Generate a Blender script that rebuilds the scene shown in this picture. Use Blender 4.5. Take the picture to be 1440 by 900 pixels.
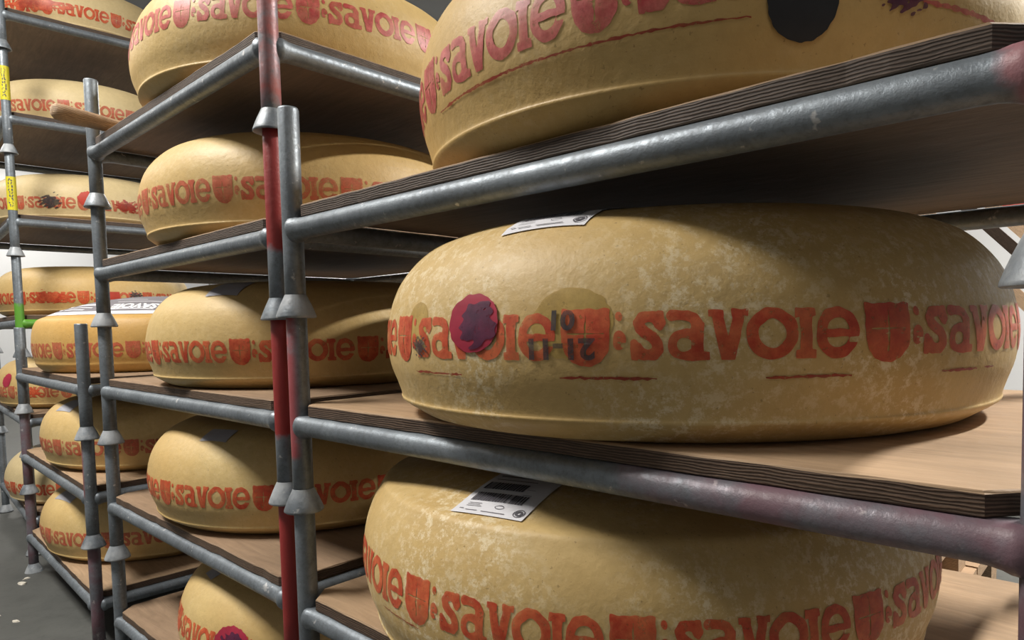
import bpy, bmesh, math, random
import numpy as np
from mathutils import Matrix, Vector, Euler

for o in list(bpy.data.objects):
    bpy.data.objects.remove(o, do_unlink=True)
SC = bpy.context.scene
COL = SC.collection
PI = math.pi

# ------------------------------------------------------------------ camera
CAM_LOC = (0.98115, -0.50122, 0.14960)
YAW, PITCH, ROLL = 0.73371, -0.05563, -0.01976
FPX, PPX, PPY = 931.72, 774.93, 508.07
cy, sy = math.cos(YAW), math.sin(YAW)
fwd = Vector((-sy*math.cos(PITCH), cy*math.cos(PITCH), math.sin(PITCH)))
rgt = Vector((cy, sy, 0))
upv = rgt.cross(fwd)
r2 = math.cos(ROLL)*rgt + math.sin(ROLL)*upv
u2 = -math.sin(ROLL)*rgt + math.cos(ROLL)*upv
cam_data = bpy.data.cameras.new('camera')
cam = bpy.data.objects.new('camera', cam_data)
COL.objects.link(cam)
cam.matrix_world = Matrix(((r2.x, u2.x, -fwd.x, CAM_LOC[0]), (r2.y, u2.y, -fwd.y, CAM_LOC[1]),
                           (r2.z, u2.z, -fwd.z, CAM_LOC[2]), (0, 0, 0, 1)))
cam_data.sensor_fit = 'HORIZONTAL'
cam_data.sensor_width = 36.0
cam_data.lens = FPX/1440*36.0
cam_data.shift_x = (720-PPX)/1440
cam_data.shift_y = (PPY-450)/1440
cam_data.clip_start = 0.02
SC.camera = cam

# ------------------------------------------------------------------ world, exposure, lamps
w = bpy.data.worlds.new('world')
SC.world = w
w.use_nodes = True
w.node_tree.nodes['Background'].inputs[0].default_value = (0.80, 0.85, 0.92, 1)
w.node_tree.nodes['Background'].inputs[1].default_value = 0.005
SC.view_settings.view_transform = 'Standard'
SC.view_settings.look = 'None'
SC.view_settings.gamma = 1
SC.view_settings.use_curve_mapping = False
SC.view_settings.exposure = 0.05
FLOOR_Z, CEIL_Z = -0.742, 2.35
LAMP_COL = (1.0, 0.955, 0.885)
# (x, y, watts, length along x, length along y) of the ceiling lights over the front aisle and behind the stacks
LAMPS = [(-1.1, -1.15, 118, 1.2, .6), (-4.4, -1.15, 40, 1.2, .6), (2.0, -1.15, 7, .14, 1.2), (1.95, 2.5, 270, .14, 1.3), (-4.4, 3.0, 130, 1.2, .6), (-7.7, 1.0, 75, 1.2, .6)]  # last panel is an added fill, there only to brighten the left wall

# ------------------------------------------------------------------ node helpers
def new_mat(name):
    m = bpy.data.materials.new(name)
    m.use_nodes = True
    nt = m.node_tree
    return m, nt, nt.nodes['Principled BSDF']
def N(nt, typ, **kw):
    n = nt.nodes.new(typ)
    for k, v in kw.items():
        if k.startswith('i_'):
            n.inputs[k[2:]].default_value = v
        else:
            setattr(n, k, v)
    return n
def L(nt, a, b):
    nt.links.new(a, b)
def coords(nt, scale=(1, 1, 1), kind='Object', rnd=True):
    tc = N(nt, 'ShaderNodeTexCoord')
    mp = N(nt, 'ShaderNodeMapping')
    mp.inputs['Scale'].default_value = scale
    L(nt, tc.outputs[kind], mp.inputs['Vector'])
    if rnd:
        oi = N(nt, 'ShaderNodeObjectInfo')
        mu = N(nt, 'ShaderNodeMath', operation='MULTIPLY')
        mu.inputs[1].default_value = 37.0
        L(nt, oi.outputs['Random'], mu.inputs[0])
        L(nt, mu.outputs[0], mp.inputs['Location'])
    return mp.outputs[0]
def noise(nt, vec, scale, detail=4, rough=.55, dist=0.0):
    n = N(nt, 'ShaderNodeTexNoise')
    n.inputs['Scale'].default_value = scale
    n.inputs['Detail'].default_value = detail
    n.inputs['Roughness'].default_value = rough
    n.inputs['Distortion'].default_value = dist
    L(nt, vec, n.inputs['Vector'])
    return n.outputs['Fac']
def ramp(nt, fac, stops):
    r = N(nt, 'ShaderNodeValToRGB')
    el = r.color_ramp.elements
    while len(el) < len(stops):
        el.new(0.5)
    for e, (p, c) in zip(el, stops):
        e.position = p
        e.color = (c, c, c, 1) if isinstance(c, (int, float)) else (*c, 1)
    L(nt, fac, r.inputs['Fac'])
    return r.outputs['Color']
def mix(nt, fac, a, b, mode='MIX'):
    m = N(nt, 'ShaderNodeMix', data_type='RGBA', blend_type=mode)
    for sock, v in ((m.inputs[0], fac), (m.inputs[6], a), (m.inputs[7], b)):
        if hasattr(v, 'is_linked') or isinstance(v, bpy.types.NodeSocket):
            L(nt, v, sock)
        elif isinstance(v, (int, float)):
            sock.default_value = v
        else:
            sock.default_value = (*v, 1)
    return m.outputs[2]
def math_(nt, op, a, b=None):
    m = N(nt, 'ShaderNodeMath', operation=op)
    for i, v in enumerate((a, b)):
        if v is None:
            continue
        if isinstance(v, bpy.types.NodeSocket):
            L(nt, v, m.inputs[i])
        else:
            m.inputs[i].default_value = v
    return m.outputs[0]
def bump(nt, bs, height, strength, dist=0.002):
    b = N(nt, 'ShaderNodeBump')
    b.inputs['Strength'].default_value = strength
    b.inputs['Distance'].default_value = dist
    L(nt, height, b.inputs['Height'])
    L(nt, b.outputs[0], bs.inputs['Normal'])
def sep(nt, kind='Object'):
    tc = N(nt, 'ShaderNodeTexCoord')
    s = N(nt, 'ShaderNodeSeparateXYZ')
    L(nt, tc.outputs[kind], s.inputs[0])
    return s.outputs

# ------------------------------------------------------------------ materials
def mat_rind(name, c1, c2, bloom, bloom_col=(0.74, 0.62, 0.40), rough=.5):
    m, nt, bs = new_mat(name)
    v = coords(nt)
    big = noise(nt, v, 3.0, 3)
    col = mix(nt, ramp(nt, big, [(.35, 0.), (.7, 1.)]), c1, c2)
    fine = noise(nt, v, 55, 6, .65)
    col = mix(nt, ramp(nt, fine, [(.35, 0.), (.75, .35)]), col, tuple(x*.72 for x in c1))
    if bloom:
        fl = noise(nt, v, 80, 10, .80, .1)
        msk = noise(nt, v, 7, 3, .5)
        a = ramp(nt, fl, [(.49, 0.), (.58, 1.)])
        b = ramp(nt, msk, [(.34, 0.), (.60, 1.)])
        col = mix(nt, math_(nt, 'MULTIPLY', math_(nt, 'MULTIPLY', a, b), bloom), col, bloom_col)
    pit = noise(nt, v, 240, 2, .5)
    col = mix(nt, ramp(nt, pit, [(.26, .55), (.32, 0.)]), col, tuple(x*.45 for x in c1))
    L(nt, col, bs.inputs['Base Color'])
    bs.inputs['Roughness'].default_value = rough
    bs.inputs['Specular IOR Level'].default_value = .35
    bs.inputs['Subsurface Weight'].default_value = 0.0
    h = math_(nt, 'ADD', math_(nt, 'MULTIPLY', noise(nt, v, 90, 5, .6), .5), noise(nt, v, 9, 2))
    bump(nt, bs, h, .45, .004)
    return m
RIND_FROST = mat_rind('rind_frosted', (.555, .370, .138), (.61, .448, .203), .80, (.80, .69, .47))
RIND_AMBER = mat_rind('rind_amber', (.54, .345, .115), (.60, .43, .18), .18)
RIND_TAN = mat_rind('rind_tan', (.55, .372, .145), (.60, .445, .195), .15)
RIND_PALE = mat_rind('rind_pale', (.58, .45, .235), (.63, .51, .285), .15)
RIND_ORANGE = mat_rind('rind_orange', (.56, .33, .095), (.60, .38, .13), .05)

def mat_ink(name, c1, c2, worn):
    m, nt, bs = new_mat(name)
    v = coords(nt)
    col = mix(nt, ramp(nt, noise(nt, v, 34, 6, .7), [(.38, 0.), (.62, 1.)]), c1, c2)
    L(nt, col, bs.inputs['Base Color'])
    bs.inputs['Roughness'].default_value = .45
    a = ramp(nt, noise(nt, v, 30, 6, .7), [(.30, 1-worn), (.62, 1.)])
    b = ramp(nt, noise(nt, v, 140, 4, .7), [(.30, .35), (.42, 1.)])
    L(nt, math_(nt, 'MULTIPLY', a, b), bs.inputs['Alpha'])
    return m
INK_RED = mat_ink('ink_red', (.48, .045, .017), (.68, .150, .055), .40)
INK_PINK = mat_ink('ink_rose', (.40, .035, .040), (.62, .16, .13), .50)
INK_FADED = mat_ink('ink_faded', (.50, .09, .045), (.56, .16, .085), .65)
INK_LINE = mat_ink('ink_dark_red', (.26, .018, .008), (.36, .035, .014), .4)
INK_BLACK = mat_ink('ink_black', (.035, .030, .035), (.08, .06, .06), .5)
INK_PURPLE = mat_ink('ink_purple', (.055, .012, .040), (.12, .02, .06), .35)
INK_OCHRE = mat_ink('ink_ochre', (.46, .30, .075), (.50, .34, .10), .45)
def solid(name, c, rough=.5, metal=0.0, var=.25, scale=40, spec=.4):
    m, nt, bs = new_mat(name)
    v = coords(nt)
    col = mix(nt, noise(nt, v, scale, 5), tuple(x*(1-var) for x in c), tuple(min(1, x*(1+var)) for x in c))
    L(nt, col, bs.inputs['Base Color'])
    bs.inputs['Roughness'].default_value = rough
    bs.inputs['Metallic'].default_value = metal
    bs.inputs['Specular IOR Level'].default_value = spec
    return m
PLAQUE_RED = solid('plaque_magenta', (.36, .025, .055), .4, 0, .4, 30)
PLAQUE_BLACK = solid('plaque_black', (.022, .023, .027), .45, 0, .4, 60)
PAPER = solid('label_paper', (.72, .72, .76), .6, 0, .05)
PAPER_GREY = solid('label_paper_grey', (.34, .34, .38), .6, 0, .2)
PRINT_DARK = solid('label_print', (.10, .095, .11), .6, 0, .2)
PRINT_GREY = solid('label_print_grey', (.20, .19, .21), .6, 0, .15)

def mat_steel(name, paint=None, zr=None, xr=None, side=None, yr=None, thr=(.40, .52), pc=(.27, .026, .024)):
    """galvanised steel; optional worn paint between local z (or x) limits"""
    m, nt, bs = new_mat(name)
    v = coords(nt)
    n1 = noise(nt, v, 14, 5, .6)
    n2 = noise(nt, v, 110, 5, .7)
    col = mix(nt, ramp(nt, n1, [(.3, 0.), (.7, 1.)]), (.150, .172, .195), (.250, .285, .318))
    col = mix(nt, ramp(nt, n2, [(.45, 0.), (.7, .5)]), col, (.10, .106, .112))
    sp = ramp(nt, noise(nt, v, 60, 3, .6), [(.66, 0.), (.72, .8)])
    col = mix(nt, sp, col, (.55, .55, .55))
    metal = .5
    bs.inputs['Metallic'].default_value = metal
    if paint:
        s = sep(nt)
        msk = ramp(nt, noise(nt, v, 16, 6, .6), [(thr[0], 0.), (thr[1], 1.)])
        for ax, rng in ((2, zr), (0, xr), (1, yr)):
            if rng:
                wob = math_(nt, 'ADD', s[ax], math_(nt, 'MULTIPLY', math_(nt, 'SUBTRACT', noise(nt, v, 25, 3), .5), .05))
                lo = N(nt, 'ShaderNodeMapRange', interpolation_type='SMOOTHSTEP')
                lo.inputs[1].default_value = rng[0]; lo.inputs[2].default_value = rng[0]+.015
                L(nt, wob, lo.inputs[0])
                hi = N(nt, 'ShaderNodeMapRange', interpolation_type='SMOOTHSTEP')
                hi.inputs[1].default_value = rng[1]-.015; hi.inputs[2].default_value = rng[1]
                hi.inputs[3].default_value = 1; hi.inputs[4].default_value = 0
                L(nt, wob, hi.inputs[0])
                msk = math_(nt, 'MULTIPLY', msk, math_(nt, 'MULTIPLY', lo.outputs[0], hi.outputs[0]))
        if side is not None:   # paint only on the side facing local direction `side`
            d = math_(nt, 'ADD', math_(nt, 'MULTIPLY', s[0], math.cos(side)), math_(nt, 'MULTIPLY', s[1], math.sin(side)))
            sd = N(nt, 'ShaderNodeMapRange', interpolation_type='SMOOTHSTEP')
            sd.inputs[1].default_value = -.004; sd.inputs[2].default_value = .010
            L(nt, d, sd.inputs[0])
            msk = math_(nt, 'MULTIPLY', msk, sd.outputs[0])
        col = mix(nt, math_(nt, 'MULTIPLY', msk, paint), col, pc)
        L(nt, math_(nt, 'MULTIPLY', math_(nt, 'SUBTRACT', 1., msk), metal), bs.inputs['Metallic'])
    L(nt, col, bs.inputs['Base Color'])
    L(nt, ramp(nt, n2, [(.3, .36), (.7, .58)]), bs.inputs['Roughness'])
    bump(nt, bs, math_(nt, 'ADD', n2, n1), .35, .002)
    return m
STEEL = mat_steel('galvanised_steel')
STEEL_CONE = mat_steel('galvanised_cone', .75, (-.25, .2), thr=(.38, .58), pc=(.40, .42, .44))
STUB_RED = mat_steel('steel_red_stub', 1.0, (-.03, .20), thr=(.22, .34))
STUB_FADE = mat_steel('steel_red_faded', .75, (-.2, .20), thr=(.38, .60), pc=(.42, .075, .06))
POST_RED = mat_steel('steel_red_post', 1.0, (-.2, .20), thr=(.22, .34))
POST_SIDE = mat_steel('steel_red_side', .8, (-.06, .175), side=-2.1, thr=(.22, .40), pc=(.34, .035, .04))
POST_SIDE2 = mat_steel('steel_red_side_two', .95, (.0, .175), side=-2.7, thr=(.25, .4))
POST_PURPLE = mat_steel('steel_purple', .75, (-.2, .20), thr=(.3, .6), pc=(.13, .035, .05))
RAIL_PINK = mat_steel('steel_rail_pink', .65, None, (.908, 1.1), thr=(.2, .35), pc=(.36, .09, .10))
RAIL_PURPLE = mat_steel('steel_rail_purple', .7, None, (.60, 1.1), thr=(.30, .60), pc=(.16, .055, .075))
STEEL_GREEN = mat_steel('steel_green', 1.0, (-.03, .085), thr=(.1, .2), pc=(.10, .30, .03))
RAIL_GREEN = mat_steel('steel_rail_green', 1.0, None, None, yr=(-.1, .09), thr=(.1, .2), pc=(.10, .30, .03))
TAPE = solid('yellow_tape', (.66, .58, .03), .4, 0, .1)

def mat_ply(name, top, under, edge):
    m, nt, bs = new_mat(name)
    vx = coords(nt, (2.2, 22, 22))
    g = noise(nt, vx, 2.2, 6, .65, 1.2)
    v = coords(nt)
    st = ramp(nt, noise(nt, v, 4, 4), [(.38, 0.), (.7, .6)])
    tcol = mix(nt, ramp(nt, g, [(.3, 0.), (.7, 1.)]), tuple(x*.72 for x in top), tuple(min(1, x*1.12) for x in top))
    tcol = mix(nt, st, tcol, tuple(x*.62 for x in top))
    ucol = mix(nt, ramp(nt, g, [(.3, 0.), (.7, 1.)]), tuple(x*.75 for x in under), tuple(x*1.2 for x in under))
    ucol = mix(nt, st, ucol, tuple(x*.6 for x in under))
    # plies along the edge, thickness direction = local z
    s = sep(nt)
    w = math_(nt, 'ADD', math_(nt, 'MULTIPLY', s[2], 2300.), math_(nt, 'MULTIPLY', noise(nt, coords(nt, (9, 9, 40)), 3, 5), 11.0))
    ply = math_(nt, 'ADD', math_(nt, 'MULTIPLY', math_(nt, 'SINE', w), .5), .5)
    brk = noise(nt, coords(nt, (7, 7, 60)), 5, 5, .7)
    ecol = mix(nt, ramp(nt, math_(nt, 'MULTIPLY', ply, brk), [(.15, 0.), (.55, 1.)]), tuple(x*.55 for x in edge), tuple(x*1.5 for x in edge))
    ecol = mix(nt, ramp(nt, noise(nt, coords(nt, (5, 5, 90)), 6, 5, .7), [(.62, 0.), (.72, .8)]), ecol, tuple(min(1, x*2.6) for x in edge))
    geo = N(nt, 'ShaderNodeTexCoord')
    sn = N(nt, 'ShaderNodeSeparateXYZ')
    L(nt, geo.outputs['Normal'], sn.inputs[0])
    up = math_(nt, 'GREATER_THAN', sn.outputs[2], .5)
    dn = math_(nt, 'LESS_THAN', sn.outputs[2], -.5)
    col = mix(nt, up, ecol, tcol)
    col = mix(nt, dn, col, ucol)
    L(nt, col, bs.inputs['Base Color'])
    bs.inputs['Roughness'].default_value = .62
    bs.inputs['Specular IOR Level'].default_value = .25
    bump(nt, bs, math_(nt, 'ADD', g, math_(nt, 'MULTIPLY', ply, .6)), .5, .0015)
    return m
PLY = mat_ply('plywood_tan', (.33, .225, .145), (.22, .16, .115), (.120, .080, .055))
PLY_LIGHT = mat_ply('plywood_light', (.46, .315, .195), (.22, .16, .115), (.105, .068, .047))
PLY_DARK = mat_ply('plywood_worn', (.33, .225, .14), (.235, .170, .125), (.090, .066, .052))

def mat_wall(name, c, sc=2.0, var=.08):
    m, nt, bs = new_mat(name)
    v = coords(nt)
    L(nt, mix(nt, noise(nt, v, sc, 5), tuple(x*(1-var) for x in c), tuple(min(1, x*(1+var)) for x in c)), bs.inputs['Base Color'])
    bs.inputs['Roughness'].default_value = .7
    bump(nt, bs, noise(nt, v, 60, 3), .15, .002)
    return m
WALL = mat_wall('white_wall', (.58, .59, .60))
WALL_GREY = mat_wall('grey_wall', (.15, .15, .15))
CEIL = mat_wall('ceiling_grey', (.28, .29, .30))
def mat_floor():
    m, nt, bs = new_mat('concrete_floor')
    v = coords(nt)
    a = ramp(nt, noise(nt, v, 2.5, 6, .6), [(.3, 0.), (.7, 1.)])
    col = mix(nt, a, (.050, .052, .048), (.095, .097, .090))
    col = mix(nt, ramp(nt, noise(nt, v, 30, 6, .7), [(.5, 0.), (.75, .5)]), col, (.036, .038, .035))
    L(nt, col, bs.inputs['Base Color'])
    L(nt, ramp(nt, a, [(0., .55), (1., .75)]), bs.inputs['Roughness'])
    bump(nt, bs, noise(nt, v, 80, 4), .2, .002)
    return m
FLOOR = mat_floor()
PINE = mat_ply('pine_plank', (.44, .30, .19), (.42, .29, .18), (.42, .29, .185))
RED_PAINT = solid('red_paint', (.45, .05, .03), .5)
WHITE_PAINT = solid('white_paint', (.85, .85, .86), .5, 0, .04)
CHIP = solid('rind_chip', (.62, .58, .5), .7)
DIFFUSER = solid('lamp_diffuser', (.8, .8, .8), .5, 0, .03)
_b = DIFFUSER.node_tree.nodes['Principled BSDF']
_b.inputs['Emission Color'].default_value = (1, .97, .92, 1)
_b.inputs['Emission Strength'].default_value = 3.0
LAMP_BODY = solid('lamp_housing', (.8, .8, .8), .5, 0, .03)

# ------------------------------------------------------------------ mesh helpers
def mesh_obj(name, verts, faces, mat, parent=None, smooth=False, me=None):
    if me is None:
        me = bpy.data.meshes.new(name)
        me.from_pydata([tuple(v) for v in verts], [], [tuple(f) for f in faces])
        me.update()
        if mat:
            me.materials.append(mat)
        if smooth:
            me.polygons.foreach_set('use_smooth', [True]*len(me.polygons))
    o = bpy.data.objects.new(name, me)
    COL.objects.link(o)
    if parent is not None:
        o.parent = parent
    return o
def tag(o, label=None, cat=None, group=None, kind=None):
    if label: o['label'] = label
    if cat: o['category'] = cat
    if group: o['group'] = group
    if kind: o['kind'] = kind
    return o
def empty(name, mw=None):
    o = bpy.data.objects.new(name, None)
    o.empty_display_size = .1
    COL.objects.link(o)
    if mw is not None:
        o.matrix_world = mw
    return o
def box_vf(x0, x1, y0, y1, z0, z1):
    v = [(x0, y0, z0), (x1, y0, z0), (x1, y1, z0), (x0, y1, z0), (x0, y0, z1), (x1, y0, z1), (x1, y1, z1), (x0, y1, z1)]
    f = [(0, 3, 2, 1), (4, 5, 6, 7), (0, 1, 5, 4), (1, 2, 6, 5), (2, 3, 7, 6), (3, 0, 4, 7)]
    return v, f
def box(name, x0, x1, y0, y1, z0, z1, mat, parent=None):
    return mesh_obj(name, *box_vf(x0, x1, y0, y1, z0, z1), mat, parent)
def lathe_vf(prof, n=24, closed_top=True, closed_bot=True):
    """prof: list of (r, z) bottom to top"""
    v, f = [], []
    for r, z in prof:
        for i in range(n):
            a = 2*PI*i/n
            v.append((r*math.cos(a), r*math.sin(a), z))
    for j in range(len(prof)-1):
        for i in range(n):
            k = (i+1) % n
            f.append((j*n+i, j*n+k, (j+1)*n+k, (j+1)*n+i))
    if closed_bot: f.append(tuple(reversed(range(n))))
    if closed_top: f.append(tuple(range((len(prof)-1)*n, len(prof)*n)))
    return v, f
def tube_vf(p0, p1, rs, n=20):
    """straight tube from p0 to p1 with radii rs = [(t, r)...]"""
    p0, p1 = Vector(p0), Vector(p1)
    d = (p1-p0)
    dn = d.normalized()
    a = dn.orthogonal().normalized()
    b = dn.cross(a)
    v, f = [], []
    for t, r in rs:
        c = p0+d*t
        for i in range(n):
            q = 2*PI*i/n
            v.append(c+a*(r*math.cos(q))+b*(r*math.sin(q)))
    m = len(rs)
    for j in range(m-1):
        for i in range(n):
            k = (i+1) % n
            f.append((j*n+i, j*n+k, (j+1)*n+k, (j+1)*n+i))
    f.append(tuple(reversed(range(n))))
    f.append(tuple(range((m-1)*n, m*n)))
    return v, f

# ------------------------------------------------------------------ stacks (frames of reference)
H, W, D = .302, .933, .725
WA = .938
def stack_matrix(x, y, z, yaw, lx, ly):
    c, s = math.cos(yaw), math.sin(yaw)
    Rz = Matrix(((c, -s, 0), (s, c, 0), (0, 0, 1)))
    Ln = Matrix(((1, 0, lx), (0, 1, ly), (-lx, -ly, 1)))
    M = (Ln @ Rz).to_quaternion().to_matrix().to_4x4()
    M.translation = (x, y, z)
    return M
MA = stack_matrix(0, 0, 0, .0162, 0, 0)
MB = stack_matrix(-1.0099, -.0017, -.0018, .0142, 0, 0)
MC = stack_matrix(-2.1229, .0061, -.0072, -.0194, 0, 0)
HD = .400
MD = stack_matrix(-2.36-.93, .05+.05, .195, -.054, .0, .0)

# ------------------------------------------------------------------ room
def structure(o):
    o['kind'] = 'structure'
    return o
X0, X1, Y0, Y1 = -9.0, 4.2, -2.6, 4.6
structure(box('floor', X0, X1, Y0, Y1, FLOOR_Z-.1, FLOOR_Z, FLOOR))
structure(box('ceiling', X0, X1, Y0, Y1, CEIL_Z, CEIL_Z+.1, CEIL))
structure(box('wall_back', X0, X1, Y1, Y1+.1, FLOOR_Z-.1, CEIL_Z+.1, WALL))
structure(box('wall_left', X0-.1, X0, Y0-.1, Y1+.1, FLOOR_Z-.1, CEIL_Z+.1, WALL))
structure(box('wall_right', X1, X1+.1, Y0-.1, Y1+.1, FLOOR_Z-.1, CEIL_Z+.1, WALL_GREY))
structure(box('wall_front', X0, X1, Y0-.1, Y0, FLOOR_Z-.1, CEIL_Z+.1, WALL_GREY))

# ceiling lamps, including the added fill panel by the left wall
for i, (x, y, wt, sx, sy_) in enumerate(LAMPS):
    r = empty('ceiling_lamp', Matrix.Translation((x, y, CEIL_Z)))
    if sx > .5:
        tag(r, 'broad white light panel fixed under the grey ceiling', 'lamp', 'broad light panels on the ceiling')
    else:
        tag(r, 'narrow white batten lamp fixed under the grey ceiling', 'lamp', 'narrow battens on the ceiling')
    box('housing', -sx/2-.02, sx/2+.02, -sy_/2-.02, sy_/2+.02, -.05, 0, LAMP_BODY, r)
    box('diffuser', -sx/2, sx/2, -sy_/2, sy_/2, -.056, -.0505, DIFFUSER, r)
    ld = bpy.data.lights.new('fluorescent_tube', 'AREA')
    ld.shape = 'RECTANGLE'; ld.size = sx; ld.size_y = sy_
    ld.energy = wt; ld.color = LAMP_COL
    lo = bpy.data.objects.new('fluorescent_tube', ld)
    COL.objects.link(lo)
    lo.parent = r
    lo.location = (0, 0, -.06)

# ------------------------------------------------------------------ rack units
TR, PR = .0160, .0155
_rail = {}
def rail_mesh(key, p0, p1):
    if key not in _rail:
        ln = (Vector(p1)-Vector(p0)).length
        fl = [(0, .7), (.0125, 1.28), (.0185, 1.24), (.0235, 1.12), (.031, 1.03), (.042, 1)]
        me = bpy.data.meshes.new('rail')
        v, f = tube_vf(p0, p1, [(t/ln, TR*q) for t, q in fl]+[(.5, TR*.992)]+[(1-t/ln, TR*q) for t, q in reversed(fl)])
        v = [Vector((q.x, q.y, min(q.z, TR))) for q in v]
        me.from_pydata([tuple(q) for q in v], [], f)
        me.polygons.foreach_set('use_smooth', [True]*len(me.polygons))
        me.materials.append(STEEL)
        _rail[key] = me
    return _rail[key]
_post = {}
def post_mesh(top, bot):
    k = (top, bot)
    if k not in _post:
        me = bpy.data.meshes.new('post')
        v, f = lathe_vf([(PR*.9, bot+.022), (PR, bot+.023), (PR, -.03), (PR*1.01, 0), (PR, .03), (PR, top-.003), (PR*.93, top), (PR*.72, top), (PR*.70, top-.012)], 24)
        me.from_pydata(v, [], f)
        me.polygons.foreach_set('use_smooth', [True]*len(me.polygons))
        me.materials.append(STEEL)
        cn = bpy.data.meshes.new('foot_cone')
        b = bot
        pr = [(.0240, b+.004), (.0285, b), (.0300, b+.0012), (.0295, b+.004), (.0265, b+.012), (.0228, b+.021), (.0195, b+.028), (.0172, b+.033), (.0160, b+.036)]
        inner = [(.0150, b+.019), (.0195, b+.012)]
        v, f = lathe_vf(inner+pr, 24, False, True)
        v = [(x*(1+.03*math.sin(5*math.atan2(y, x))*(zz < b+.01)), y, zz) for x, y, zz in v]
        cn.from_pydata(v, [], f)
        cn.polygons.foreach_set('use_smooth', [True]*len(cn.polygons))
        cn.materials.append(STEEL_CONE)
        _post[k] = (me, cn)
    return _post[k]
def set_mat(o, m):
    if m is None: return
    o.material_slots[0].link = 'OBJECT'
    o.material_slots[0].material = m
def rack(M, z, label, group, hh=H, fl=None, fr=None, rail=None, W=W, side=None):
    top, bot = hh-.118, -.135
    r = empty('steel_rack', M @ Matrix.Translation((0, 0, z)))
    tag(r, label, 'rack', group)
    for nm, p0, p1 in (('front', (0, 0, 0), (W, 0, 0)), ('back', (0, D, 0), (W, D, 0)), ('left', (0, 0, 0), (0, D, 0)), ('right', (W, 0, 0), (W, D, 0))):
        o = mesh_obj('rail', None, None, None, r, me=rail_mesh((nm, W), p0, p1))
        if nm == 'front': set_mat(o, rail)
        if nm == 'right': set_mat(o, side)
    pm, cm = post_mesh(top, bot)
    for i, (x, y) in enumerate(((0, 0), (W, 0), (0, D), (W, D))):
        p = mesh_obj('post', None, None, None, r, me=pm)
        p.location = (x, y, 0)
        p.rotation_euler.z = .0 if i < 2 else 1.3
        c = mesh_obj('foot_cone', None, None, None, p, me=cm)
        set_mat(p, fl if i == 0 else fr if i == 1 else None)
        if i < 2: r['p%d' % i] = p.name
    return r
BT = .018
BOARD_BOT = TR+.0004
BOARD_TOP = BOARD_BOT+BT
rng = random.Random(5)
def board(M, z, label, group, mat=PLY, ch=.030, W=W):
    x0, x1, y0, y1 = .004, W-.004, -.006, D-.004
    out = []
    base = [(x0+ch, y0), (x1-ch, y0), (x1, y0+ch), (x1, y1-ch), (x1-ch, y1), (x0+ch, y1), (x0, y1-ch), (x0, y0+ch)]
    # subdivide outline so that the worn edge wanders a little
    n = len(base)
    for i in range(n):
        a, b = Vector(base[i]), Vector(base[(i+1) % n])
        k = max(1, int((b-a).length/.03))
        nn = Vector((b.y-a.y, a.x-b.x)).normalized()
        for j in range(k):
            q = a+(b-a)*(j/k)
            q = q-nn*abs(rng.gauss(0, .0012))
            out.append(q)
    v, f = [], []
    rings = [(.0012, 0), (0, .0012), (0, BT-.002), (.0022, BT)]
    m = len(out)
    cx, cyy = W/2, D/2
    for ins, zz in rings:
        for q in out:
            d = Vector((q.x-cx, q.y-cyy))
            s = 1-ins/max(.1, d.length)
            v.append((cx+d.x*s, cyy+d.y*s, zz+rng.gauss(0, .0002)*(0 < zz < BT-.001)))
    for j in range(len(rings)-1):
        for i in range(m):
            k = (i+1) % m
            f.append((j*m+i, j*m+k, (j+1)*m+k, (j+1)*m+i))
    f.append(tuple(reversed(range(m))))
    f.append(tuple(range((len(rings)-1)*m, len(rings)*m)))
    o = mesh_obj('shelf_board', v, f, mat)
    o.matrix_world = M @ Matrix.Translation((0, 0, z+BOARD_BOT))
    tag(o, label, 'board', group)
    return o

# ------------------------------------------------------------------ cheese wheels
PROFILES = {
 # (r, z) for R = .41, height .246
 'bulged': ([(.0, 0), (.30, 0), (.352, 0), (.366, .004), (.386, .017), (.3945, .0235)],
            [(.3950, .0260), (.3945, .0300), (.3990, .045), (.4065, .068), (.4100, .098), (.4075, .125), (.4015, .150), (.3910, .174), (.3745, .196), (.3560, .2130), (.3380, .2225), (.3120, .2320), (.27, .2380), (.18, .2430), (.0, .2460)]),
 'domed': ([(.0, 0), (.30, 0), (.366, 0), (.378, .004), (.392, .017), (.399, .026)],
           [(.4000, .0300), (.4010, .036), (.4060, .050), (.4095, .070), (.4100, .092), (.4080, .120), (.4020, .145), (.3930, .163), (.3840, .171), (.3740, .1755), (.3620, .1800), (.33, .193), (.27, .212), (.2, .229), (.1, .243), (.0, .2480)]),
 'ridged': ([(.0, 0), (.30, 0), (.352, 0), (.366, .004), (.386, .017), (.3945, .0235)],
            [(.3950, .0260), (.3945, .0300), (.3990, .045), (.4065, .068), (.4100, .098), (.4085, .125), (.4035, .150), (.3940, .174), (.3830, .193), (.3775, .2010), (.3700, .2050), (.3560, .2085), (.31, .2210), (.26, .2290), (.18, .2350), (.0, .2390)]),
}
def catmull(pts, per):
    out = []
    n = len(pts)
    P = [np.array(q, float) for q in pts]
    for i in range(n-1):
        p0 = P[max(0, i-1)]; p1 = P[i]; p2 = P[i+1]; p3 = P[min(n-1, i+2)]
        for k in range(per):
            t = k/per
            out.append(.5*((2*p1)+(-p0+p2)*t+(2*p0-5*p1+4*p2-p3)*t*t+(-p0+3*p1-3*p2+p3)*t**3))
    out.append(P[-1])
    return np.array(out)
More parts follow.
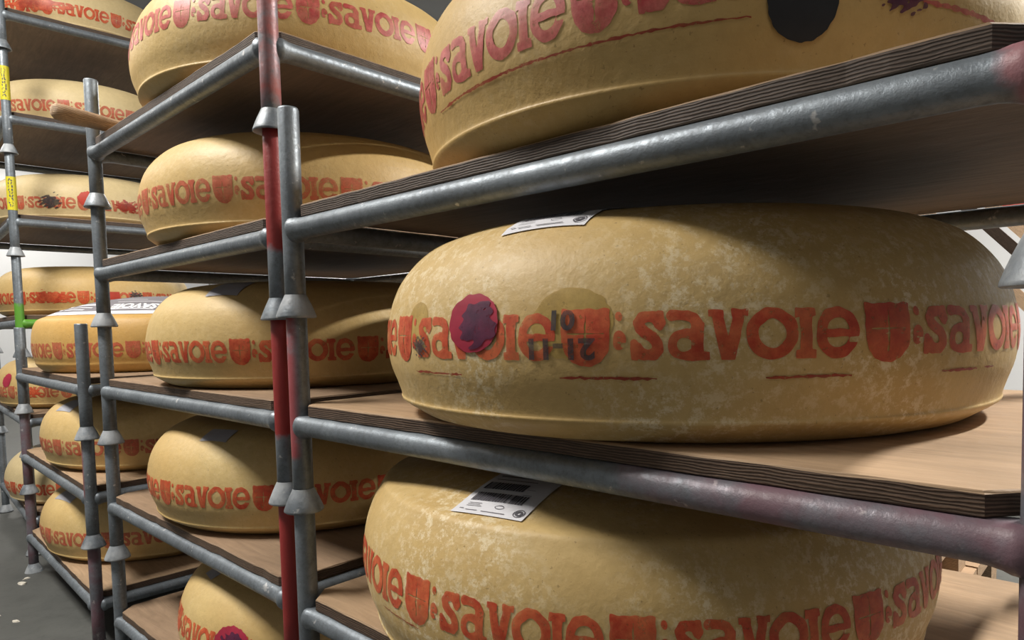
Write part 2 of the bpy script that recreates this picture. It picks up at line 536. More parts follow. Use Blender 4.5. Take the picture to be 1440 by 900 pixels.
class Wheel:
    def __init__(self, M, z, cx, cy_, R, h, kind, mat, label, group, seed, tilt=0.0, seg=144):
        self.R = R
        lo, hi = PROFILES[kind]
        hk = PROFILES[kind][1][-1][1]
        A = np.array(lo, float); B = catmull(hi, 4)
        self.nlo = len(lo)
        pr = np.vstack([A, B])
        pr[:, 0] *= R/.41
        pr[:, 1] *= h/hk
        pr[:, 0] = np.maximum(pr[:, 0], 0)
        self.pr = pr
        d = np.diff(pr, axis=0)
        self.s = np.concatenate([[0], np.cumsum(np.hypot(d[:, 0], d[:, 1]))])
        rg = np.random.RandomState(seed)
        self.ph = rg.rand(6)*6.28
        self.am = rg.rand(6)*np.array([.0022, .0016, .0012, .0008, .0006, .0005])
        th = np.linspace(0, 2*PI, seg, endpoint=False)
        rows = list(range(1, len(pr)-1))
        v = [(0, 0, 0.0)]
        for j in rows:
            x, y, zz = self.pt(np.full(seg, self.s[j]), th)
            v += list(zip(x, y, zz))
        v.append((0, 0, pr[-1, 1]))
        f = []
        for i in range(seg):
            k = (i+1) % seg
            f.append((0, 1+k, 1+i))
            b = 1+(len(rows)-1)*seg
            f.append((b+i, b+k, len(v)-1))
        for j in range(len(rows)-1):
            for i in range(seg):
                k = (i+1) % seg
                f.append((1+j*seg+i, 1+j*seg+k, 1+(j+1)*seg+k, 1+(j+1)*seg+i))
        o = mesh_obj('cheese_wheel', v, f, mat, smooth=True)
        o.matrix_world = M @ Matrix.Translation((cx, cy_, z+BOARD_TOP))
        tag(o, label, 'cheese', group)
        self.o = o
    def pt(self, s, th, off=0.0):
        """point on the rind at profile length s and angle th"""
        r = np.interp(s, self.s, self.pr[:, 0]); z = np.interp(s, self.s, self.pr[:, 1])
        e = .002
        dr = np.interp(s+e, self.s, self.pr[:, 0])-np.interp(s-e, self.s, self.pr[:, 0])
        dz = np.interp(s+e, self.s, self.pr[:, 1])-np.interp(s-e, self.s, self.pr[:, 1])
        nrm = np.hypot(dr, dz)+1e-9
        zt = self.pr[-1, 1]
        wgt = np.clip(z/(.25*zt), 0, 1)*np.clip(r/self.R, 0, 1)
        wob = sum(a*np.sin((k+2)*th+p+z*18) for k, (a, p) in enumerate(zip(self.am, self.ph)))*wgt
        rr = r+wob+off*dz/nrm
        return rr*np.cos(th), rr*np.sin(th), z-off*dr/nrm
    def s_at(self, z):
        """profile length on the bulging side at height z"""
        k = self.nlo
        m = np.argmax(self.pr[:, 1] > self.pr[-1, 1]*.66)
        return float(np.interp(z, self.pr[k:m+1, 1], self.s[k:m+1]))
    def s_top(self, r):
        k = np.argmax(self.pr[:, 0])
        return np.interp(-np.asarray(r), -self.pr[k:, 0], self.s[k:])
    def decal(self, name, uv, faces, arc, z, mat, off=.0007, parent=None, label=None):
        """2-D shape: uv[:,0] along the rim, uv[:,1] up the side, placed at arc length `arc` and height z"""
        uv = np.asarray(uv, float)
        x, y, zz = self.pt(self.s_at(z)+uv[:, 1], (arc+uv[:, 0])/self.R, off)
        o = mesh_obj(name, np.stack([x, y, zz], 1).tolist(), faces, mat, parent or self.o, smooth=True)
        if label: o['label'] = label
        return o
    def top_decal(self, name, xy, faces, mat, off=.0012, parent=None, label=None):
        """2-D shape in plan, laid on the upper side"""
        xy = np.asarray(xy, float)
        r = np.hypot(xy[:, 0], xy[:, 1]); th = np.arctan2(xy[:, 1], xy[:, 0])
        x, y, zz = self.pt(self.s_top(r), th, off)
        o = mesh_obj(name, np.stack([x, y, zz], 1).tolist(), faces, mat, parent or self.o, smooth=True)
        if label: o['label'] = label
        return o

# ---- 2-D shapes by marching squares over signed fields
def march(fn, x0, x1, y0, y1, c):
    nx = int(math.ceil((x1-x0)/c))+1; ny = int(math.ceil((y1-y0)/c))+1
    xs = x0+np.arange(nx)*c; ys = y0+np.arange(ny)*c
    X, Y = np.meshgrid(xs, ys, indexing='ij')
    F = fn(X, Y)
    F = np.where(np.abs(F) < 1e-6, 1e-6, F)
    verts, idx, faces = [], {}, []
    def vid(key, p):
        if key not in idx:
            idx[key] = len(verts); verts.append(p)
        return idx[key]
    inside = F < 0
    for i in range(nx-1):
        for j in range(ny-1):
            cs = ((i, j), (i+1, j), (i+1, j+1), (i, j+1))
            ins = [inside[q] for q in cs]
            if not any(ins): continue
            poly = []
            for k in range(4):
                a, b = cs[k], cs[(k+1) % 4]
                if ins[k]:
                    poly.append(vid(a, (xs[a[0]], ys[a[1]])))
                if ins[k] != ins[(k+1) % 4]:
                    lo_, hi_ = (a, b) if a < b else (b, a)
                    t = F[lo_]/(F[lo_]-F[hi_])
                    t = min(.98, max(.02, t))
                    poly.append(vid((lo_, hi_), (xs[lo_[0]]+(xs[hi_[0]]-xs[lo_[0]])*t, ys[lo_[1]]+(ys[hi_[1]]-ys[lo_[1]])*t)))
            if len(poly) >= 3: faces.append(tuple(poly))
    return np.array(verts), faces
def rect(x0, x1, y0, y1):
    def g(X, Y):
        dx = np.abs(X-(x0+x1)/2)-(x1-x0)/2; dy = np.abs(Y-(y0+y1)/2)-(y1-y0)/2
        return np.maximum(dx, dy)
    return g
def ell(cx, cy_, a, b):
    return lambda X, Y: (np.sqrt(((X-cx)/a)**2+((Y-cy_)/b)**2)-1)*min(a, b)
def ring(cx, cy_, a, b, ai, bi):
    o, i = ell(cx, cy_, a, b), ell(cx, cy_, ai, bi)
    return lambda X, Y: np.maximum(o(X, Y), -i(X, Y))
def stroke(pts, hw):
    def g(X, Y):
        d = np.full(X.shape, 9.)
        for (ax, ay), (bx, by) in zip(pts[:-1], pts[1:]):
            vx, vy = bx-ax, by-ay
            t = np.clip(((X-ax)*vx+(Y-ay)*vy)/(vx*vx+vy*vy+1e-12), 0, 1)
            d = np.minimum(d, np.hypot(X-ax-t*vx, Y-ay-t*vy))
        return d-hw
    return g
def U(*fs):
    return lambda X, Y: np.minimum.reduce([f(X, Y) for f in fs])
def cut(f, *gs):
    return lambda X, Y: np.maximum.reduce([f(X, Y)]+[-g(X, Y) for g in gs])
def clip(f, *gs):
    return lambda X, Y: np.maximum.reduce([f(X, Y)]+[g(X, Y) for g in gs])
def shift(f, dx, dy=0):
    return lambda X, Y: f(X-dx, Y-dy)
def rough(f, amp, seed, fr=22):
    rg = np.random.RandomState(seed)
    k = rg.uniform(-1, 1, (10, 2))*fr; ph = rg.rand(10)*6.28
    return lambda X, Y: f(X, Y)+amp*sum(np.sin(a*X+b*Y+q) for (a, b), q in zip(k, ph))/3
BAND = rect(-9, 9, 0, 1)
G_S = U(clip(stroke([(.60, .74), (.52, .86), (.38, .895), (.24, .86), (.165, .76), (.20, .65), (.32, .56), (.46, .45), (.545, .34), (.55, .22), (.46, .125), (.33, .105), (.20, .14), (.12, .25)], .118), BAND),
        clip(stroke([(.615, .99), (.615, .66)], .062), BAND), clip(stroke([(.075, .0), (.075, .36)], .068), BAND))
G_A = U(ring(.36, .31, .345, .315, .155, .140), rect(.49, .73, .0, .72),
        clip(stroke([(.10, .90), (.40, .90), (.53, .85), (.60, .72)], .105), BAND), rect(.60, .86, .0, .17))
G_V = U(clip(stroke([(.16, 1.0), (.38, .02)], .118), BAND), clip(stroke([(.64, 1.0), (.42, .02)], .118), BAND), rect(.0, .33, .85, 1), rect(.47, .80, .85, 1))
G_O = ring(.53, .5, .52, .515, .27, .29)
G_I = U(rect(.09, .33, 0, 1), rect(0, .42, 0, .17), rect(0, .42, .83, 1))
G_E = U(cut(ring(.47, .5, .47, .515, .245, .30), rect(.72, 1.2, .30, .40)), rect(.12, .80, .41, .56))
WORD = [(G_S, 0), (G_A, .74), (G_V, 1.56), (G_O, 2.30), (G_I, 3.31), (G_E, 3.71)]
F_WORD = U(*[shift(g, d) for g, d in WORD])
SH = clip(U(rect(0, 1.08, .45, 1.07), clip(ell(.54, .45, .54, .58), rect(-1, 2, -.3, .46))), rect(0, 1.08, -.13, 1.07))
F_SHIELD = cut(SH, rect(.526, .554, .10, .92), rect(.12, .96, .538, .566))
F_MARK = U(ell(.13, .90, .085, .105), cut(ring(.15, .42, .145, .20, .065, .075), rect(.19, .5, .27, .36)), rect(.05, .25, .39, .45))
PERIOD = 6.28
SHAPES = {}
def shape(key, f, x0, x1, y0, y1, c, amp, seed):
    SHAPES[key] = march(rough(f, amp, seed), x0, x1, y0, y1, c)
for lod, c in (('hi', .026), ('lo', .042)):
    shape(('word', lod), F_WORD, -.1, 4.8, -.1, 1.12, c, .010, 3)
    shape(('shield', lod), F_SHIELD, -.1, 1.2, -.25, 1.2, c, .012, 4)
    shape(('mark', lod), F_MARK, -.08, .45, .0, 1.15, c, .012, 6)

def stamp_band(wl, arc0, zc, mat, lod='lo', h=.0425, per=.262, lo=-2.35, hi=.30, shear=0.0, jit=0.0006):
    """repeat the word and the shield round the side; arc0 = where one word starts (m along the rim at radius R)"""
    k = per/PERIOD
    rg = random.Random(int(arc0*1000)+7)
    i0 = math.floor((lo*wl.R-arc0)/per); i1 = math.ceil((hi*wl.R-arc0)/per)
    for i in range(i0, i1+1):
        a = arc0+i*per+rg.gauss(0, jit)
        if a/wl.R < lo-.3 or a/wl.R > hi: continue
        dz = rg.gauss(0, jit*.6)
        for key, dx, nm in (('word', 0, 'savoie_stamp'), ('shield', 4.80, 'shield_stamp'), ('mark', 5.93, 'stamp_mark')):
            v, f = SHAPES[(key, lod)]
            uv = v.copy()
            uv[:, 0] = (uv[:, 0]+dx)*k
            uv[:, 1] = (uv[:, 1]-.5)*h+dz+shear*(a+uv[:, 0]-arc0)
            wl.decal(nm, uv, f, a, zc, mat)
def ink_line(wl, a0, a1, z, th=.0024, mat=None, seed=1, slope=0.0):
    rg = random.Random(seed)
    n = max(6, int((a1-a0)/.004))
    uv, f = [], []
    for i in range(n+1):
        t = i/n
        w = th*(.35+.65*rg.random())*(1 if .06 < t < .94 else .5)
        c = slope*(a1-a0)*t+rg.gauss(0, .0003)
        uv += [((a1-a0)*t, c-w/2), ((a1-a0)*t, c+w/2)]
    for i in range(n):
        f.append((2*i, 2*i+2, 2*i+3, 2*i+1))
    wl.decal('ink_line', uv, f, a0, z, mat or INK_LINE, .0009)
def plaque(wl, name, arc, z, rx, rz, mat, off=.0016, seed=2, amp=.02, label=None, c=None):
    f = rough(ell(0, 0, 1, 1), amp, seed)
    v, fc = march(f, -1.15, 1.15, -1.15, 1.15, c or .07)
    uv = v*np.array([[rx, rz]])
    return wl.decal(name, uv, fc, arc, z, mat, off, label=label)
def blotch(wl, name, arc, z, rx, rz, mat, off, seed, amp=.28, parent=None):
    v, fc = march(rough(ell(0, 0, .8, .8), min(amp, .3), seed, 15), -1.3, 1.3, -1.3, 1.3, .06)
    return wl.decal(name, v*np.array([[rx, rz]]), fc, arc, z, mat, off, parent)
_txt = {}
def text_shape(s):
    """built-in font outline as a fine 2-D mesh, height about 1"""
    if s not in _txt:
        cu = bpy.data.curves.new('txt', 'FONT')
        cu.body = s
        cu.size = 1.4
        cu.offset = .06
        cu.resolution_u = 3
        ob = bpy.data.objects.new('txt', cu)
        COL.objects.link(ob)
        dg = bpy.context.evaluated_depsgraph_get()
        me = bpy.data.meshes.new_from_object(ob.evaluated_get(dg))
        v = np.array([q.co[:2] for q in me.vertices]); f = [tuple(p.vertices) for p in me.polygons]
        bpy.data.objects.remove(ob, do_unlink=True)
        bpy.data.curves.remove(cu)
        bpy.data.meshes.remove(me)
        _txt[s] = (v, f)
    return _txt[s]
def side_text(wl, s, arc, z, h, mat, turned=False, name='date_stamp', wide=1.0):
    v, f = text_shape(s)
    uv = v.copy()
    c = (uv.min(0)+uv.max(0))/2
    uv = (uv-c)*h*np.array([[wide, 1]])
    if turned: uv = -uv
    wl.decal(name, uv, f, arc, z, mat, .0019)
def grid_rect(x0, x1, y0, y1, n=6, m=6):
    uv = [(x0+(x1-x0)*i/n, y0+(y1-y0)*j/m) for j in range(m+1) for i in range(n+1)]
    f = [(j*(n+1)+i, j*(n+1)+i+1, (j+1)*(n+1)+i+1, (j+1)*(n+1)+i) for j in range(m) for i in range(n)]
    return np.array(uv), f
def barcode_label(wl, ang, r_out, wd=.098, dp=.125, detail=True, paper=None, turn=0.0):
    """paper label lying over the shoulder; its near edge at radius r_out, at angle ang"""
    ca, sa = math.cos(ang), math.sin(ang)
    ct, st_ = math.cos(turn), math.sin(turn)
    def place(uv):
        uv = np.asarray(uv)
        x = uv[:, 0]*ct-uv[:, 1]*st_; y = uv[:, 0]*st_+uv[:, 1]*ct
        rr = r_out-y
        return np.stack([rr*ca-x*sa, rr*sa+x*ca], 1)
    uv, f = grid_rect(-wd/2, wd/2, 0, dp, 8, 10)
    lab = wl.top_decal('paper_label', place(uv), f, paper or PAPER, .0015, label='white paper barcode label' if detail else 'paper label')
    if not detail: return lab
    rg = random.Random(3)
    def add(nm, pieces, mat, off):
        V, Fc = [], []
        for (x0, x1, y0, y1) in pieces:
            u, ff = grid_rect(x0, x1, y0, y1, 1, 3)
            Fc += [tuple(q+len(V) for q in face) for face in ff]
            V += [tuple(q) for q in u]
        return wl.top_decal(nm, place(V), Fc, mat, off, parent=lab)
    bars = []
    x = -.040
    while x < .030:
        b = rg.choice([.0008, .0012, .0018, .0026, .0032])
        bars.append((x, x+b, .027, .045)); x += b+rg.choice([.0005, .0007, .0012])
    add('barcode', bars, PRINT_DARK, .0021)
    bars = []
    x = -.042
    while x < .012:
        b = rg.choice([.0012, .0022, .0034]); bars.append((x, x+b, .054, .072)); x += b+rg.choice([.0005, .0009])
    add('barcode', bars, PRINT_DARK, .0021)
    add('print_lines', [(-.037, -.020, .018, .0188), (-.037, -.016, .015, .0158), (-.037, -.019, .021, .0218), (-.042, -.036, .008, .0095), (-.032, -.016, .006, .0073), (-.010, .022, .0055, .0070), (.020, .032, .047, .048), (.018, .030, .060, .061), (-.04, .02, .080, .082), (-.04, .01, .090, .093), (-.04, .03, .100, .102)], PRINT_GREY, .0021)
    v, ff = march(U(ring(0, 0, 1, 1, .84, .84), ring(0, 0, .66, .66, .26, .26)), -1.1, 1.1, -1.1, 1.1, .09)
    wl.top_decal('quality_mark', place(v*.0072+np.array([[.0385, .0115]])), ff, PRINT_DARK, .0021, parent=lab)
    v, ff = march(ring(0, 0, 1, .6, .86, .45), -1.1, 1.1, -1.1, 1.1, .1)
    wl.top_decal('oval_mark', place(v*.0062+np.array([[.008, .0175]])), ff, PRINT_DARK, .0021, parent=lab)
    return lab

GA = 'galvanised racks of the stack of frosted wheels'
# ================================================================== stack A (frosted wheels, open top)
rack(MA, 1*H, 'topmost galvanised rack frame of the stack holding the barcode-labelled wheels', 'rack frames', rail=RAIL_PINK, W=WA)
rack(MA, 0, 'galvanised rack frame with reddish post under the wheel with the purple plaque', 'rack frames', fl=POST_SIDE, fr=POST_PURPLE, rail=RAIL_PURPLE, W=WA)
rack(MA, -H, 'galvanised rack frame under the wheel with the fully visible white barcode label', 'rack frames', fr=POST_PURPLE, W=WA)
rack(MA, -2*H, 'bottom galvanised rack frame of the stack holding the barcode-labelled wheels', 'rack frames', W=WA)
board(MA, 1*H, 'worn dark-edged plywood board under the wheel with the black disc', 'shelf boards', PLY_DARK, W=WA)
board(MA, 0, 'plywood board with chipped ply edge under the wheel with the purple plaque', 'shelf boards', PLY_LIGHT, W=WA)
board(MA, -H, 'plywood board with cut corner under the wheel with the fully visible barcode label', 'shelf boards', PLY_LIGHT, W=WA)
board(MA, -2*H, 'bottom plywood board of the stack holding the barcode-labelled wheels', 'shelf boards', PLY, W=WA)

a = Wheel(MA, H, .505, .345, .387, .250, 'bulged', RIND_AMBER, 'amber cheese wheel with black disc and long red line above open rack post', 'cheese wheels', 1)
stamp_band(a, -.728, .094, INK_PINK, 'hi', .047, .262, hi=-.60, shear=.04)
ink_line(a, -.745, -.37, .0585, .0034, INK_LINE, 2, .03)
ink_line(a, -.215, -.02, .086, .006, INK_PINK, 5, -.04)
plaque(a, 'black_plaque', -.327, .079, .030, .031, PLAQUE_BLACK, .0020, 8, .02, 'black oval disc')
blotch(a, 'ink_smudge', -.235, .088, .026, .016, INK_PURPLE, .0016, 12)

a = Wheel(MA, 0, .475, .335, .410, .244, 'bulged', RIND_FROST, 'frosted cheese wheel with purple-red plaque and upside-down black date stamps', 'cheese wheels', 2)
stamp_band(a, -.468, .104, INK_RED, 'hi', .0430, .2655)
for a0, a1, s in ((-.745, -.655, 1), (-.535, -.445, 3), (-.352, -.275, 5), (-.175, -.12, 6), (-.105, -.085, 7)):
    ink_line(a, a0, a1, .0665, .0034, INK_LINE, s)
q = plaque(a, 'purple_plaque', math.radians(-88.7)*.41, .118, .0345, .0290, PLAQUE_RED, .0019, 5, .02, 'purple-red disc')
blotch(a, 'plaque_print', math.radians(-87.6)*.41, .116, .0290, .0260, INK_PURPLE, .0026, 14, .13, q)
plaque(a, 'ochre_mark', math.radians(-103.1)*.41, .119, .0250, .0240, INK_OCHRE, .0004, 6, .02)
plaque(a, 'ochre_mark', math.radians(-73.0)*.41, .116, .0400, .0330, INK_OCHRE, .0004, 7, .02)
side_text(a, '01', math.radians(-74.0)*.41, .1185, .0170, INK_BLACK, True, wide=1.15)
side_text(a, '21-11', math.radians(-74.3)*.41, .0925, .0180, INK_BLACK, True, wide=1.2)
blotch(a, 'ink_smudge', math.radians(-101.5)*.41, .094, .014, .012, INK_BLACK, .0022, 21, .5)
barcode_label(a, math.radians(-81.5), .357, turn=.03)

a = Wheel(MA, -H, .400, .335, .410, .239, 'ridged', RIND_FROST, 'frosted cheese wheel with ridged shoulder and fully visible white barcode label', 'cheese wheels', 3)
stamp_band(a, -.624, .114, INK_RED, 'hi', .0440, .255)
ink_line(a, -.745, -.66, .082, .0018, INK_LINE, 3)
barcode_label(a, math.radians(-83.5), .362, turn=.06)
Wheel(MA, -2*H, .45, .36, .39, .235, 'bulged', RIND_TAN, 'tan cheese wheel at the foot of the stack holding barcode-labelled wheels', 'cheese wheels', 4)

# ================================================================== stack B (red posts, five shelves)
BN = ['topmost', 'second from the top', 'middle', 'second from the bottom', 'bottom']
Bz = [2, 1, 0, -1, -2]
for nm, k, fl, fr, rl in zip(BN, Bz, (None,)*5, (STUB_FADE, STUB_RED, STUB_RED, POST_RED, POST_RED), (None,)*5):
    rack(MB, k*H, '%s rack frame of the five-shelf stack with a red-painted post' % nm, 'rack frames', fl=fl, fr=fr, rail=rl)
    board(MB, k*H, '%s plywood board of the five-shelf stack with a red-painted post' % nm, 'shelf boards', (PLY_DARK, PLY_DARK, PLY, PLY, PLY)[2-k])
def bwheel(k, cx, cy_, R, h, kind, mat, label, seed, arc, zc, ink=INK_RED, per=.248, hh=.043):
    wl = Wheel(MB, k*H, cx, cy_, R, h, kind, mat, label, 'cheese wheels', seed)
    stamp_band(wl, arc, zc, ink, 'lo', hh, per)
    return wl
b = bwheel(2, .470, .345, .385, .240, 'bulged', RIND_TAN, 'tan cheese wheel on the topmost shelf of the five-shelf red-post stack', 11, -.418, .118, INK_PINK, .246, .047)
b = bwheel(1, .477, .345, .385, .226, 'bulged', RIND_TAN, 'tan cheese wheel on the second shelf from the top of the red-post stack', 12, -.588, .083, INK_FADED, .240)
b = bwheel(0, .474, .345, .385, .226, 'bulged', RIND_TAN, 'tan cheese wheel on the middle shelf of the red-post stack, red lettering crisp', 13, -.570, .076, INK_RED, .243)
barcode_label(b, math.radians(-64), .345, .075, .06, False, PAPER_GREY)
b = bwheel(-1, .440, .345, .383, .226, 'bulged', RIND_TAN, 'tan cheese wheel on the second shelf from the bottom of the red-post stack', 14, -.520, .088, INK_RED, .244)
barcode_label(b, math.radians(-69), .338, .07, .035, False, PAPER_GREY)
b = bwheel(-2, .577, .345, .383, .226, 'bulged', RIND_TAN, 'cheese wheel with purple berry-like plaque on the bottom shelf of the red-post stack', 15, -.66, .118, INK_RED, .246)
q = plaque(b, 'purple_plaque', -.470, .126, .042, .031, PLAQUE_RED, .0019, 9, .03, 'purple disc')
blotch(b, 'plaque_print', -.466, .124, .033, .026, INK_PURPLE, .0026, 15, .13, q)
barcode_label(b, math.radians(-100), .325, .05, .04, False, PAPER_GREY)

# ================================================================== stack C (low stack of three)
for nm, k, fl, fr in (('top', 0, None, None), ('middle', -1, POST_PURPLE, POST_SIDE2), ('bottom', -2, POST_PURPLE, POST_PURPLE)):
    rack(MC, k*H, '%s rack frame of the low three-wheel stack' % nm, 'rack frames', fl=fl, fr=fr)
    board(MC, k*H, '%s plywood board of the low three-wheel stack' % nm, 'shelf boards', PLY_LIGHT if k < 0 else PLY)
c = Wheel(MC, 0, .475, .345, .383, .248, 'domed', RIND_ORANGE, 'orange cheese wheel with large dark printed label covering its domed top', 'cheese wheels', 21)
stamp_band(c, -.399, .072, INK_FADED, 'lo', .044, .236)
v, f = march(ell(0, 0, 1, 1), -1.1, 1.1, -1.1, 1.1, .06)
lab = c.top_decal('top_label', v*.338, f, PAPER, .0012, label='large round paper label')
pr_ = c.top_decal('label_print', v*.314, f, PRINT_GREY, .0018, parent=lab)
def top_text(wl, s, x, y, h, rot, mat, parent, wide=1.0):
    vv, ff = text_shape(s)
    q = (vv-(vv.min(0)+vv.max(0))/2)*h*np.array([[wide, 1]])
    ca, sa = math.cos(rot), math.sin(rot)
    q = np.stack([q[:, 0]*ca-q[:, 1]*sa+x, q[:, 0]*sa+q[:, 1]*ca+y], 1)
    wl.top_decal('label_lettering', q, ff, mat, .0024, parent=parent)
top_text(c, 'SAVOIE', .222, -.150, .046, PI+.98, WHITE_PAINT, lab, .62)
V, Fc = [], []
for (rr, aa, ln, th) in ((.297, -.60, .13, .007), (.283, -.58, .10, .005), (.30, -1.25, .10, .008), (.28, -1.25, .12, .006), (.25, -1.22, .12, .018), (.215, -.60, .13, .006), (.30, -1.6, .08, .008), (.27, -1.6, .07, .008), (.18, -.8, .1, .006)):
    x, y = rr*math.cos(aa), rr*math.sin(aa)
    u, ff = grid_rect(-ln/2, ln/2, -th/2, th/2, 4, 1)
    ca, sa = math.cos(aa+PI/2), math.sin(aa+PI/2)
    Fc += [tuple(q+len(V) for q in face) for face in ff]
    V += [(x+p[0]*ca-p[1]*sa, y+p[0]*sa+p[1]*ca) for p in u]
c.top_decal('label_lines', V, Fc, PAPER, .0024, parent=lab)
c = Wheel(MC, -H, .520, .345, .383, .226, 'bulged', RIND_TAN, 'tan cheese wheel on the middle shelf of the low three-wheel stack', 'cheese wheels', 22)
stamp_band(c, -.44, .080, INK_FADED, 'lo', .043, .246)
barcode_label(c, math.radians(-76), .345, .08, .05, False, PAPER_GREY)
c = Wheel(MC, -2*H, .445, .345, .383, .226, 'bulged', RIND_TAN, 'tan cheese wheel on the bottom shelf of the low three-wheel stack', 'cheese wheels', 23)
stamp_band(c, -.50, .085, INK_FADED, 'lo', .043, .246)
barcode_label(c, math.radians(-80), .340, .11, .05, False, PAPER_GREY)

# ================================================================== stack D (tall racks with yellow tape, behind the low stack)
DN = {3: 'topmost', 2: 'second from the top', 1: 'third from the top', 0: 'green-painted', -1: 'second from the bottom', -2: 'bottom'}
for k in range(3, -3, -1):
    r = rack(MD, k*HD, '%s rack frame of the tall stack marked with yellow tape' % DN[k], 'rack frames', hh=HD, fr=STEEL_GREEN if k == 0 else None, side=RAIL_GREEN if k == 0 else None)
    board(MD, k*HD, 'plywood board on the %s rack frame of the yellow-taped stack' % DN[k], 'shelf boards', PLY_DARK if k > 0 else PLY)
    if k in (1, 2):
        post = bpy.data.objects[r['p1']]
        z0 = .045 if k == 1 else .07
        v, f = lathe_vf([(PR+.0008, z0), (PR+.0008, z0+.13)], 24, False, False)
        tp = mesh_obj('yellow_tape', v, f, TAPE, post, True)
        tp['label'] = 'yellow tape with black lettering'
        rg = random.Random(k)
        V, Fc = [], []
        for j in range(9):
            for col in range(2):
                aa = -.65+col*.5+rg.gauss(0, .05); zz = z0+.012+j*.0125
                for part in range(2):
                    a0 = aa+rg.uniform(-.12, .1); a1 = a0+rg.uniform(.10, .3); q0 = zz+part*.005; q1 = q0+rg.uniform(.0018, .006)
                    n = len(V)
                    for (t, z) in ((a0, q0), (a1, q0), (a1, q1), (a0, q1)):
                        V.append(((PR+.0014)*math.cos(t), (PR+.0014)*math.sin(t), z))
                    Fc.append((n, n+1, n+2, n+3))
        mesh_obj('tape_print', V, Fc, PRINT_DARK, post)
DW = [(3, .505, .345, RIND_PALE, INK_RED, -.40, 'pale cheese wheel on the topmost shelf of the yellow-taped stack', .23),
      (2, .500, .345, RIND_PALE, INK_FADED, -.36, 'pale cheese wheel on the second shelf from the top of the yellow-taped stack', .225),
      (1, .500, .345, RIND_PALE, INK_FADED, -.31, 'cheese wheel with smudged lettering on the third shelf of the yellow-taped stack', .225),
      (0, .505, .345, RIND_TAN, INK_RED, -.33, 'cheese wheel with red square mark above the green-painted rack frame', .225),
      (-1, .49, .335, RIND_TAN, INK_FADED, -.40, 'cheese wheel with small magenta disc low in the yellow-taped stack', .225),
      (-2, .62, .335, RIND_PALE, INK_RED, -.46, 'pale cheese wheel on the bottom shelf of the yellow-taped stack', .225)]
for k, cx, cy_, mt, ink, arc, lb, h in DW:
    d = Wheel(MD, k*HD, cx, cy_, .386, h, 'bulged', mt, lb, 'cheese wheels', 40+k, seg=112)
    stamp_band(d, arc, .075, ink, 'lo', .047, .246, lo=-2.2, hi=.7)
    if k == 0:
        uv, f = grid_rect(-.04, .04, -.035, .02, 4, 3)
        d.decal('red_mark', uv, f, -.03, .080, RED_PAINT, .0016)
        blotch(d, 'ink_smudge', .075, .082, .03, .022, INK_BLACK, .0016, 31, .5)
        blotch(d, 'ink_smudge', -.24, .075, .09, .026, INK_RED, .0012, 33, .3)
    if k == 1:
        blotch(d, 'ink_smudge', -.22, .078, .045, .030, INK_BLACK, .0016, 35, .5)
        plaque(d, 'red_plaque', -.085, .095, .035, .032, RED_PAINT, .0018, 9, .05)
        blotch(d, 'ink_smudge', .06, .075, .05, .026, INK_LINE, .0016, 36, .5)
    if k == 3:
        blotch(d, 'ink_smudge', -.22, .080, .12, .026, INK_RED, .0012, 37, .3)
    if k == -1:
        plaque(d, 'magenta_plaque', -.47, .125, .028, .030, PLAQUE_RED, .0018, 10, .05)
        blotch(d, 'ink_smudge', -.33, .070, .05, .022, INK_RED, .0012, 38, .3)

# ================================================================== small things
# wooden stick lying on the top board of the red-post stack, its tip over the aisle
p0, p1 = Vector((-.935, .040, 2*H+BOARD_TOP+.021)), Vector((-.905, -.108, 2*H+BOARD_TOP+.026))
v, f = [], []
n = 16
ax = (p1-p0).normalized()
sd = ax.cross(Vector((0, 0, 1))).normalized(); upd = sd.cross(ax)
st = [(-.4, .016, .016), (0, .0165, .0165), (.55, .018, .019), (.85, .018, .020), (.95, .0150, .0185), (1.0, .0085, .0120)]
for t, aa, bb in st:
    c0 = p0+(p1-p0)*t
    for i in range(n):
        q = 2*PI*i/n
        v.append(c0+sd*(aa*math.cos(q))+upd*(bb*math.sin(q)))
for j in range(len(st)-1):
    for i in range(n):
        k = (i+1) % n
        f.append((j*n+i, j*n+k, (j+1)*n+k, (j+1)*n+i))
f.append(tuple(reversed(range(n)))); f.append(tuple(range((len(st)-1)*n, len(st)*n)))
s_ = mesh_obj('wooden_stick', v, f, PINE, smooth=True)
tag(s_, 'light wooden stick with rounded tip poking over the aisle beside the rack post', 'stick')

# pale chips of rind on the floor
rg = random.Random(9)
for (x, y, sz) in ((-2.05, -.03, .012), (-2.00, -.05, .018), (-1.86, -.16, .010), (-1.72, -.16, .012), (-1.62, -.13, .012), (-1.80, -.19, .012), (-1.68, -.17, .009), (-1.95, -.14, .008)):
    v, f = [], []
    m = 7
    for zz, sc in ((0, 1), (sz*.28, .8)):
        for i in range(m):
            q = 2*PI*i/m
            rr = sz*sc*rg.uniform(.6, 1.1)
            v.append((rr*math.cos(q)*1.3, rr*math.sin(q)*.7, zz))
    for i in range(m):
        k = (i+1) % m
        f.append((i, k, m+k, m+i))
    f.append(tuple(reversed(range(m)))); f.append(tuple(range(m, 2*m)))
    o = mesh_obj('rind_chip', v, f, CHIP)
    o.location = (x, y, FLOOR_Z)
    o.rotation_euler.z = rg.random()*3
    tag(o, 'pale chip of rind lying on the grey concrete floor', 'rind chip', 'rind chips on the floor')

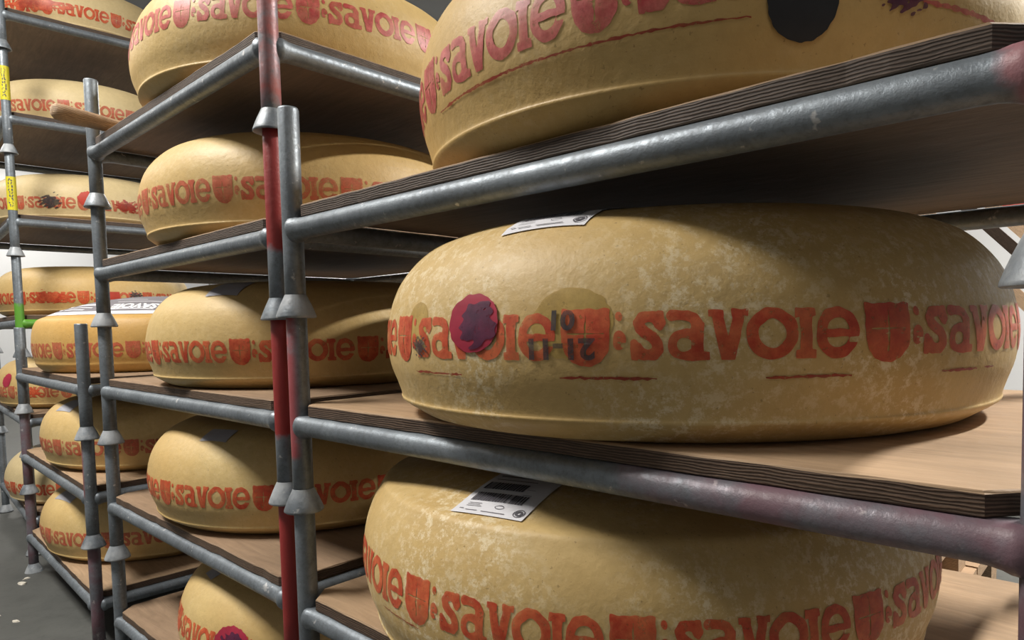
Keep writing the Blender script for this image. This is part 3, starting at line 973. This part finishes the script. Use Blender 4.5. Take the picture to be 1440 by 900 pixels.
# ================================================================== behind the stacks: column, leaning planks, pallets
structure(box('trim_1', -.42, -.10, 2.75, 3.05, FLOOR_Z, CEIL_Z, WALL_GREY))
def beam(name, p0, p1, wd, th, mat, label, cat, group):
    """plank of section wd (in the x-z plane) by th (along y)"""
    p0, p1 = Vector(p0), Vector(p1)
    ln = (p1-p0).length
    o = mesh_obj(name, *box_vf(0, ln, -th/2, th/2, 0, wd), mat)
    a = (p1-p0).normalized(); b = Vector((0, 1, 0)); c_ = a.cross(b).normalized()
    M = Matrix(((a.x, b.x, c_.x, p0.x), (a.y, b.y, c_.y, p0.y), (a.z, b.z, c_.z, p0.z), (0, 0, 0, 1)))
    o.matrix_world = M
    tag(o, label, cat, group)
    return o
for i, (dx, yy, wd, m, lb) in enumerate(((0, 2.86, .050, PINE, 'long raw pine plank leaning on the grey column'), (.155, 2.90, .045, PLY_DARK, 'dark brown plank leaning on the grey column beside the red one'),
                                         (.245, 2.86, .045, PINE, 'narrow pine plank leaning between the brown and the red plank'), (.345, 2.90, .09, RED_PAINT, 'red painted plank leaning on the grey column'))):
    zt = 1.02+dx*1.12
    xb = -.10+(zt-FLOOR_Z)/1.12
    beam('leaning_plank', (xb, yy, FLOOR_Z+.001), (-.10+.002, yy, zt), wd, .03, m, lb, 'plank', 'planks behind the stacks')
# two pallets stacked on the floor
for n_, (zb, dx, lb) in enumerate(((FLOOR_Z, 0.0, 'lower wooden pallet standing on the floor behind the stacks'), (FLOOR_Z+.145, -.03, 'upper wooden pallet stacked on another pallet behind the stacks'))):
    r = empty('pallet', Matrix.Translation((-.53+dx, 1.32, zb)))
    tag(r, lb, 'pallet', 'pallets behind the stacks')
    for j in range(3):
        box('bottom_slat', 0, 1.15, j*.35, j*.35+.10, 0, .022, PINE, r)
        for i in range(3):
            box('block', i*.525, i*.525+.10, j*.35, j*.35+.10, .022, .10, PINE, r)
    for i in range(3):
        box('stringer', i*.525, i*.525+.10, 0, .80, .10, .122, PINE, r)
    for j in range(7):
        box('deck_slat', 0, 1.15, j*.115, j*.115+.10, .122, .144, PINE, r)
